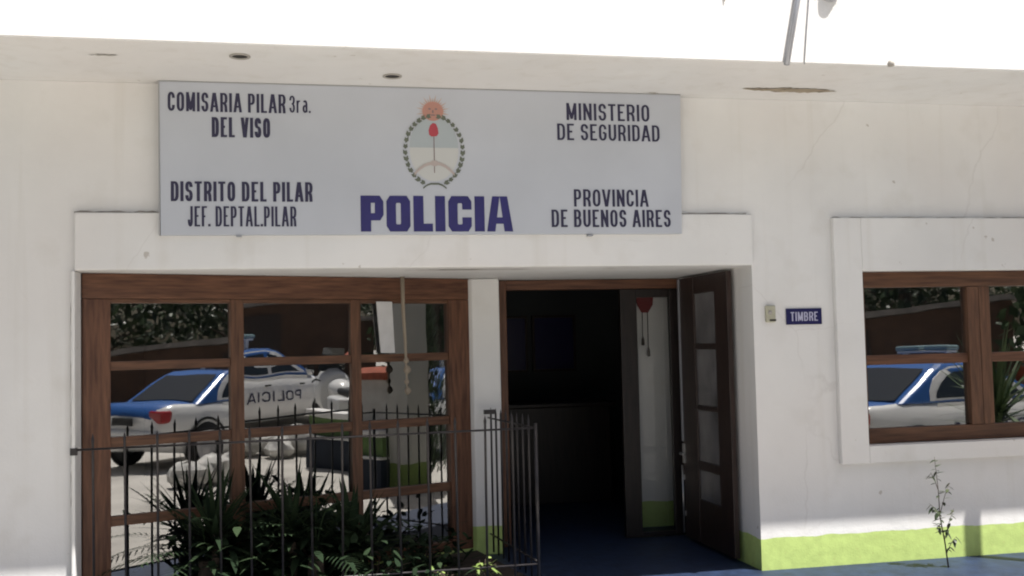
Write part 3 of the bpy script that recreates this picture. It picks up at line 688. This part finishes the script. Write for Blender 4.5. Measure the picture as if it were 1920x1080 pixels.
o = m.build('reflection_strip', M['wreflect'], None, vs[0]); o.location = vs[0]; tag(o, 'narrow tilted white reflection strip against the upper right window pane', 'board')  # stands in for a reflection, not a real board
# indoors
t = thing('pennant', 'dark red tasselled pennant hanging inside the glass of the closed door leaf', 'pennant', (3.13, 1.90, 2.05))
m = MB(); m.slab([(-.085, .05), (.085, .05), (.075, -.06), (.03, -.13), (-.03, -.13), (-.07, -.06)], -.006, .006); m.build('cloth', M['red'], t)
for x, z in ((-.025, -.34), (.025, -.44)):
    m = MB(); m.tube([(x, 0, -.13), (x, 0, z)], .004, 5); m.lathe([(.004, 0), (.013, -.03), (.016, -.08), (.001, -.085)], (x, 0, z), n=8); m.build('tassel', M['tassel'], t)
m = MB(); m.tube([(0, .0, .05), (0, .04, .14), (0, .08, .15)], .003, 5); m.build('string', M['tassel'], t)
for i, (x, lab) in enumerate(((1.95, 'dim framed notice board on the back wall seen through the doorway, nearer the left jamb'), (2.55, 'dim framed notice board on the back wall seen through the doorway, nearer the closed leaf'))):
    t = thing('notice_board', lab, 'notice board', (x+.6, 5.38, 1.35), group='notice boards indoors')
    m = MB(); m.box(-.24, .24, -.02, .01, 0, .62); m.build('panel', M['plate'], t)
    m = MB(); m.box(-.27, .27, -.03, .015, -.03, -.001); m.box(-.27, .27, -.03, .015, .621, .65); m.box(-.27, -.241, -.03, .015, 0, .62); m.box(.241, .27, -.03, .015, 0, .62); m.build('frame', M['dwood'], t)
t = thing('counter_desk', 'dark reception counter standing in the unlit room behind the doorway', 'counter', (2.5, 3.9, 0))
m = MB(); m.box(-1.0, .8, -.3, .3, 0, 1.0); m.build('body', M['bwood'], t, bevel=.01); m = MB(); m.box(-1.05, .85, -.36, .36, 1.0, 1.04); m.build('top', M['bwood'], t, bevel=.008)

# ------------------------------------------------------------------ street side (seen in the glass)
def make_car(loc, rz, label):
    t = thing('police_car', label, 'police car', loc, rz, 'police cars parked before the station')
    st = [(-2.2, .66, .42, .74), (-2.15, .76, .33, .88), (-1.9, .81, .26, .94), (-1.3, .845, .20, .955), (-.5, .86, .19, .93), (.4, .86, .19, .92), (1.0, .85, .2, .92), (1.6, .83, .22, .85), (2.0, .78, .27, .75), (2.15, .70, .33, .68), (2.2, .58, .42, .6)]
    rings = []
    for x, hw, zb, zt in st:
        half = [(.0, zt+.015), (hw*.55, zt+.012), (hw*.86, zt-.005), (hw*.97, zt-.06), (hw, zb+(zt-zb)*.55), (hw*.985, zb+.14), (hw*.9, zb), (0, zb)]
        rings.append([(x, y, z) for y, z in half]+[(x, -y, z) for y, z in reversed(half[1:-1])])
    n = len(rings[0])
    m = MB(); m.loft(rings, mfun=lambda i, k: 1 if (k in (0, 1, n-1, n-2)) else 0)
    body = m.build('body', [M['cwhite'], M['cblue']], t)
    # cabin
    lev = [(.93, -1.52, 1.08, .80), (1.05, -1.32, .84, .765), (1.2, -1.06, .54, .715), (1.34, -.80, .24, .655), (1.40, -.64, .06, .60)]
    rg = []
    for z, xr, xf, hw in lev:
        c_ = .05
        rg.append([(xr, -hw+c_, z), (xr, hw-c_, z), (xr+c_, hw, z), (xf-c_, hw, z), (xf, hw-c_, z), (xf, -hw+c_, z), (xf-c_, -hw, z), (xr+c_, -hw, z)])
    m = MB(); m.loft(rg, smooth=False); m.build('cabin', M['cblue'], t, bevel=.02)
    def hwz(z):
        for (a, b) in zip(lev, lev[1:]):
            if z <= b[0]+1e-6: f = (z-a[0])/(b[0]-a[0]); return [a[i]+f*(b[i]-a[i]) for i in range(1, 4)]
        return lev[-1][1:]
    for s_ in (-1, 1):
        def sidepoly(p, off): return [(x, s_*(hwz(z)[2]+off), z) for x, z in p]
        outer = [(-1.04, .955), (-1.0, 1.08), (-.88, 1.22), (-.70, 1.325), (-.5, 1.372), (-.1, 1.38), (.14, 1.335), (.48, 1.165), (.84, .965)]
        def shrink(p, cx, cz, k_, kz): return [(cx+(x-cx)*k_, cz+(z-cz)*kz) for x, z in p]
        m = MB(); q = sidepoly(outer, .008); cx = sum(p[0] for p in outer)/len(outer); ctr = (cx, s_*(hwz(1.12)[2]+.012), 1.12)
        q2 = [(x, y-s_*.02, z) for x, y, z in q]
        m.add(q+[ctr], [(i, (i+1) % len(q), len(q)) for i in range(len(q))]); m.add(q+q2, [(i, (i+1) % 9, (i+1) % 9+9, i+9) for i in range(9)]); fr_ = m.build('window_frame', M['cwhite'], t)
        for pl_ in ([(-.93, .985), (-.89, 1.07), (-.78, 1.18), (-.63, 1.27), (-.48, 1.315), (-.18, 1.325), (-.18, .985)], [(-.10, .985), (-.10, 1.325), (.08, 1.285), (.40, 1.13), (.66, .985)]):
            m = MB(); q = sidepoly(pl_, .016); m.add(q, [tuple(range(len(q)))]); m.build('side_window', M['cglass'], fr_)
        m = MB(); m.box(-.98, .80, s_*.858-.006, s_*.858+.006, .88, .925); m.build('belt_moulding', M['cwhite'], t, bevel=.004)
        # mirror, handles, door seams, lettering
        m = MB(); m.lathe([(.001, -.05), (.05, -.04), (.075, 0), (.06, .06), (.001, .075)], (.78, s_*.93, 1.0), 'x', 10); m.build('mirror', M['cwhite'], t)
        for hx_ in (-.30, .58): m = MB(); m.box(hx_, hx_+.12, s_*.87-.012, s_*.87+.012, .78, .805); m.build('door_handle', M['black'], t)
        tm = text_mesh('POLICIA', 0, 1.35, 0, .17, 0, .2); m = MB(); m.add([((-.75+x) if s_ < 0 else (.60-x), s_*(.8685-y_), .52+z) for x, y_, z in tm.v], tm.f); m.build('lettering', M['pmark'], t)
        # lamps
        m = MB(); m.box(-2.19, -1.98, s_*.66-.14, s_*.66+.115, .68, .86); m.build('tail_light', M['tail'], t, bevel=.03, seg=3)
        m = MB(); m.box(1.95, 2.16, s_*.55-.17, s_*.55+.15, .54, .67); m.build('headlight', M['lens'], t, bevel=.03, seg=3)
        for wx in (-1.32, 1.36):
            m = MB(); m.lathe([(.18, s_*.70), (.30, s_*.70), (.315, s_*.76), (.30, s_*.865), (.20, s_*.87)], (wx, 0, .315), 'y', 26); wh = m.build('wheel', M['tyre'], t)
            m = MB(); m.lathe([(.205, s_*.862), (.19, s_*.85), (.06, s_*.868), (.001, s_*.872)], (wx, 0, .315), 'y', 26); m.build('rim', M['hub'], wh)
            m = MB(); m.lathe([(.37, s_*.845), (.37, s_*.858), (.33, s_*.862), (.31, s_*.70)], (wx, 0, .33), 'y', 26); m.build('wheel_arch', M['black'], t)
    def face(fr_, z0, z1, k_, inset, rear):
        a, b = hwz(z0), hwz(z1); i = 0 if rear else 1; o_ = -.022 if rear else .022
        y0 = a[2]-inset; y1 = b[2]-inset
        return [(a[i]+o_, -y0, z0+.01), (a[i]+o_, y0, z0+.01), (b[i]+o_, y1, z1+.01), (b[i]+o_, -y1, z1+.01)]
    m = MB(); m.add(face(0, .97, 1.34, 0, .13, True), [(0, 1, 2, 3)]); m.build('rear_window', M['cglass'], t)
    m = MB(); m.add(face(0, .97, 1.34, 0, .11, False), [(0, 1, 2, 3)]); m.build('windscreen', M['cglass'], t)
    m = MB(); m.box(-2.28, -2.0, -.74, .74, .38, .56); m.build('bumper', M['cwhite'], t, bevel=.05, seg=3)
    m = MB(); m.box(2.0, 2.26, -.70, .70, .30, .48); m.build('bumper', M['cwhite'], t, bevel=.05, seg=3)
    m = MB(); m.box(-2.292, -2.26, -.2, .2, .62, .73); m.build('number_plate', M['black'], t)
    m = MB(); m.box(-.30, -.10, -.42, .42, 1.535, 1.57); m.box(-.24, -.16, -.38, -.34, 1.39, 1.535); m.box(-.24, -.16, .34, .38, 1.39, 1.535); lb = m.build('light_bar', M['lens'], t, bevel=.01)
    m = MB(); m.box(-.32, -.08, -.45, -.05, 1.572, 1.64); m.box(-.32, -.08, .05, .45, 1.572, 1.64); m.build('beacon', M['lbblue'], lb, bevel=.03, seg=3)
    return t
car = make_car((6.45, -8.2, gz), R(-9), 'white police sedan with blue roof reflected in the slanting shop window')
dup(car, (8.55, -5.45, gz), R(-14), 'white police sedan with blue roof reflected in the small casement window')

def motorbike(loc, rz, label):
    t = thing('motorcycle', label, 'motorcycle', loc, rz)
    for wx in (-.68, .72):
        m = MB(); pr = [(.30+.055*math.cos(a), .055*math.sin(a)) for a in [2*math.pi*i/10 for i in range(11)]]; m.lathe(pr, (wx, 0, .355), 'y', 28); wh = m.build('wheel', M['tyre'], t)
        m = MB(); m.lathe([(.25, -.02), (.27, -.02), (.27, .02), (.25, .02), (.25, -.02)], (wx, 0, .355), 'y', 28)
        for k in range(6): a = math.pi*k/6; m.tube([(wx-.25*math.cos(a), 0, .355-.25*math.sin(a)), (wx+.25*math.cos(a), 0, .355+.25*math.sin(a))], .008, 5)
        m.build('rim', M['hub'], wh)
    m = MB(); m.tube([(-.68, .09, .355), (-.1, .1, .42), (.2, .06, .85)], .02, 6); m.tube([(-.68, -.09, .355), (-.1, -.1, .42), (.2, -.06, .85)], .02, 6); m.tube([(.2, 0, .85), (-.3, 0, .78), (-.75, 0, .86)], .02, 6); m.build('chassis', M['black'], t)
    m = MB(); m.box(-.22, .26, -.16, .16, .26, .62); m.build('engine', M['hub'], t, bevel=.05, seg=3)
    m = MB(); m.tube([(-.2, .15, .34), (-.6, .19, .36), (-1.0, .19, .42)], [.025, .05, .055], 10); m.build('exhaust', M['bolt'], t)
    for s_ in (-1, 1):
        m = MB(); m.tube([(.72, s_*.09, .355), (.50, s_*.09, .92)], .025, 8); m.build('fork', M['bolt'], t)
        m = MB(); m.box(-.98, -.48, s_*.30-.11, s_*.30+.11, .52, .86); m.build('pannier', M['cwhite'], t, bevel=.05, seg=3)
        m = MB(); m.tube([(.46, s_*.06, 1.0), (.36, s_*.30, 1.05), (.24, s_*.38, 1.02)], .014, 6); m.build('handlebar', M['black'], t)
        m = MB(); m.tube([(.42, s_*.25, 1.04), (.40, s_*.34, 1.2)], .007, 5); m.box(.385, .41, s_*.34-.06, s_*.34+.06, 1.18, 1.26); m.build('mirror', M['black'], t)
    m = MB(); rg = []
    for x, w_, z0, z1 in ((-.18, .06, .74, .90), (-.05, .15, .72, 1.0), (.15, .18, .74, 1.06), (.32, .12, .82, 1.04), (.4, .05, .9, .98)):
        rg.append([(x, w_*math.cos(a), (z0+z1)/2+(z1-z0)/2*math.sin(a)) for a in [2*math.pi*i/12 for i in range(12)]])
    m.loft(rg); m.build('tank', M['cwhite'], t)
    m = MB(); rg = []
    for x, w_, z0, z1 in ((.28, .24, .45, 1.12), (.45, .28, .5, 1.2), (.62, .22, .7, 1.2), (.72, .10, .84, 1.1)):
        rg.append([(x, w_*math.cos(a), (z0+z1)/2+(z1-z0)/2*math.sin(a)) for a in [2*math.pi*i/14 for i in range(14)]])
    m.loft(rg); m.build('fairing', M['cwhite'], t)
    m = MB(); m.add([(.52, -.2, 1.16), (.52, .2, 1.16), (.36, .16, 1.48), (.36, -.16, 1.48)], [(0, 1, 2, 3)]); m.build('windshield', M['cglass'], t)
    m = MB(); m.lathe([(.001, .02), (.07, .015), (.085, -.03)], (.72, 0, .98), 'x', 16); m.build('headlight', M['lens'], t)
    m = MB(); m.box(-.75, -.15, -.15, .15, .84, .94); m.build('seat', M['black'], t, bevel=.045, seg=3)
    for wx, a0, a1 in ((-.68, 30, 150), (.72, 40, 170)):
        m = MB(); p = [R(a0+(a1-a0)*i/8) for i in range(9)]
        m.add([(wx+.40*math.cos(a), y, .355+.40*math.sin(a)) for a in p for y in (-.075, .075)], [(2*i, 2*i+1, 2*i+3, 2*i+2) for i in range(8)]); m.build('mudguard', M['cwhite'], t)
    return t
motorbike((5.62, -4.72, gz), R(-66), 'white police motorcycle with panniers parked before the station, reflected in the shop window')

# row of whitewashed stones
rr = random.Random(81)
for i, (x, y, r_) in enumerate(((3.55, -5.25, .22), (3.98, -5.32, .26), (4.42, -5.45, .24), (4.80, -5.40, .20), (5.02, -5.0, .25), (4.62, -4.95, .17))):
    m = MB(); rings = []
    for a in range(7):
        ph = -math.pi/2+math.pi*a/6; rings.append([(r_*1.25*max(math.cos(ph), .02)*math.cos(b*.524)*rr.uniform(.78, 1.15), r_*max(math.cos(ph), .02)*math.sin(b*.524)*rr.uniform(.78, 1.15), r_*.85*(1+math.sin(ph))*rr.uniform(.95, 1.05)) for b in range(12)])
    m.loft(rings, smooth=False); o = m.build('painted_stone', M['stone']); o.location = (x, y, gz-.02); o.rotation_euler = (0, 0, rr.uniform(0, 3))
    tag(o, 'whitewashed boulder in the row edging the forecourt', 'stone', 'whitewashed stones edging the forecourt')
# gate pillar and low side wall of the forecourt
t = thing('gate_pillar', 'square masonry pillar darkened as in shade with green base at the forecourt side', 'pillar', (4.64, -2.34, gz))
m = MB(); m.box(-.19, .19, -.17, .17, 0, 2.9); m.build('shaft', M['wallshade'], t, bevel=.012); m = MB(); m.box(-.22, .22, -.22, .22, 2.9, 2.98); m.build('cap', M['coping'], t, bevel=.01)
t = thing('low_wall', 'low forecourt wall with white coping, dark green band and navy foot', 'wall', (4.42, -3.0, gz))
m = MB(); m.box(-.08, .08, -1.0, .5, .42, .66); m.build('green_band', mat('dark green paint', (.09, .15, .045), .7, noise=.2), t); m = MB(); m.box(-.13, .13, -1.02, .5, .66, .74); m.build('coping', M['wallhi'], t, bevel=.01)
m = MB(); m.box(-.13, .13, -1.02, .5, 0, .39); m.build('foot', mat('blue wall paint', (.011, .017, .032), .7, noise=.2), t); m = MB(); m.box(-.15, .15, -1.03, .5, .39, .4195); m.build('ledge', M['wallhi'], t)
t = thing('tiled_pier', 'grey rendered garden pier with a red tile coping beside the forecourt', 'wall', (4.62, -2.95, gz))
m = MB(); m.box(-.07, .07, -.5, .38, 0, 1.38); m.build('render', M['grey'], t, bevel=.008); m = MB(); m.slab([(-.16, 1.382), (.16, 1.382), (.14, 1.47), (0, 1.54), (-.14, 1.47)], -.52, .38); m.build('coping', M['brick'], t)
# unseen hedge on the left, added to dim that end of the wall
rr = random.Random(71); t = thing('added_hedge', 'unseen hedge added left of the forecourt to dim the wall', 'added_hedge', (-3.75, -3.6, gz))
m = MB(); m.box(-.12, .12, -2.6, 2.2, 0, 1.9); m.build('added_hedge_branches', M['bark'], t); m = MB()
for i in range(5200):
    f = rr.random(); q = Vector((rr.choice((-1, 1))*(.30+.1*rr.random()), rr.uniform(-2.8, 2.4), rr.uniform(.05, 2.5))) if f < .75 else Vector((rr.uniform(-.38, .38), rr.uniform(-2.8, 2.4), 2.42+.12*rr.random()))
    blade(m, q, (rr.gauss(0, 1), rr.gauss(0, 1), rr.gauss(0, .6)), .13, .032, .3, 2)
m.build('leaves', M['leafd'], t)
# far side of the street
t = thing('brown_shed', 'dark brown boarded shed with a sloping grey roof across the street', 'shed', (13.2, -18.5, gz), R(35))
m = MB(); m.slab([(-5, 0), (5, 0), (5, 2.5), (-5, 1.5)], -2, 2); m.build('walls', M['brownwall'], t); m = MB(); m.slab([(-5.2, 1.50), (5.2, 2.54), (5.2, 2.68), (-5.2, 1.64)], -2.3, 2.3); m.build('roof', M['rooft'], t)
m = MB(); m.box(1.0, 1.9, 2.001, 2.05, 0, 1.9); m.build('door', M['dwood'], t)
t = thing('brick_wall', 'red brick boundary wall with pale coping across the street', 'wall', (19.5, -15.0, gz), R(42))
m = MB(); m.box(-4.5, 4.5, -.12, .12, 0, 1.12); m.build('brickwork', M['brick'], t); m = MB(); m.box(-4.6, 4.6, -.2, .2, 1.12, 1.22); m.build('coping', M['coping'], t)
def tree(loc, h, r, label, matk, seed, n=2600):
    rr = random.Random(seed); t = thing('tree', label, 'tree', loc, 0, 'trees across the street')
    m = MB(); m.tube([(0, 0, 0), (.1, .05, h*.3), (0, 0, h*.6), (.05, 0, h*.85)], [.22, .17, .11, .03], 9)
    cl_ = []
    for i in range(18):
        a = i*2.4; z = h*rr.uniform(.25, .95); q = r*rr.uniform(.3, .85)*(1.15-.6*z/h); p = Vector((math.cos(a)*q, math.sin(a)*q, z)); cl_.append(p)
        m.tube([(0, 0, z*.7), tuple(p*.6+Vector((0, 0, z*.32))), tuple(p)], [.06, .04, .012], 5)
    m.build('trunk', M['bark'], t); m = MB()
    for i in range(n):
        c_ = rr.choice(cl_); v = Vector((rr.gauss(0, 1), rr.gauss(0, 1), rr.gauss(0, .75))); v = v.normalized()*r*.42*rr.random()**.45; p = c_+v
        if p.z < .3: p.z = .3+rr.random()*.3
        a, b = Vector((rr.gauss(0, 1), rr.gauss(0, 1), rr.gauss(0, 1))).normalized(), Vector((rr.gauss(0, 1), rr.gauss(0, 1), rr.gauss(0, 1))).normalized(); s_ = rr.uniform(.10, .22)
        m.add([p-a*s_, p+b*s_*.6, p+a*s_, p-b*s_*.6], [(0, 1, 2, 3)])
    m.build('crown', M[matk], t); return t
TT = [((-6.2, -5.0), 6.5, 2.6, 'leafd', 'unseen leafy tree added behind the hedge to dim the left wall'), ((9, -21.5), 6.5, 3.2, 'leafm', 'bushy mid green tree left of the shed roof across the street'), ((13.5, -24), 7.5, 3.6, 'leafd', 'dark round tree standing behind the brown shed'),  # first tree is out of view, added to cut light from the left
      ((19, -23), 8, 4, 'leafd', 'tall dark tree right behind the shed end'), ((24.5, -20.5), 8, 4.2, 'leafd', 'broad dark tree behind the middle of the brick wall'),
      ((29, -17), 8, 4.2, 'leafd', 'broad dark tree beyond the far end of the brick wall'), ((33, -12), 7.5, 4, 'leafd', 'dark tree farthest along the street'), ((17, -12.5), 5.0, 2.4, 'leafd', 'small dark tree on the kerb before the brick wall'), ((22, -27), 9, 4.6, 'leafd', 'tallest dark tree behind the row')]
for i, (p, h, r_, mk, lab) in enumerate(TT): tree((p[0], p[1], gz), h, r_, lab, mk, 100+i)
rr = random.Random(61); t = thing('cypress', 'dark narrow cypress standing behind the grey gate pillar', 'tree', (5.16, -2.5, gz))
m = MB(); m.tube([(0, 0, 0), (0, 0, 1.4), (0, 0, 2.7)], [.05, .035, .006], 7); m.build('trunk', M['bark'], t); m = MB()
for i in range(2600):
    z = .15+2.6*rr.random()**1.1; q = (.30*(1-max(0, z-.5)/2.5)+.03)*rr.random()**.35; a = rr.uniform(0, 6.28)
    blade(m, (q*math.cos(a), q*math.sin(a), z), (math.cos(a)*.5, math.sin(a)*.5, 1), .10, .014, .1, 2)
m.build('crown', M['leafd'], t)
yucca('yucca_plant', 'tall green yucca beside the forecourt, reflected in the casement window', 'plant', (7.22, -2.45, gz), 1.05, 110, .95, 51, wd=.03, matk='leafm')
leafy('shrub', 'flowering green shrub at the foot of the tall forecourt yucca', 'shrub', (7.25, -2.25, gz), (.3, 1.05, 1.3), 420, .08, 52, 'leafm', 8, .5, .9)
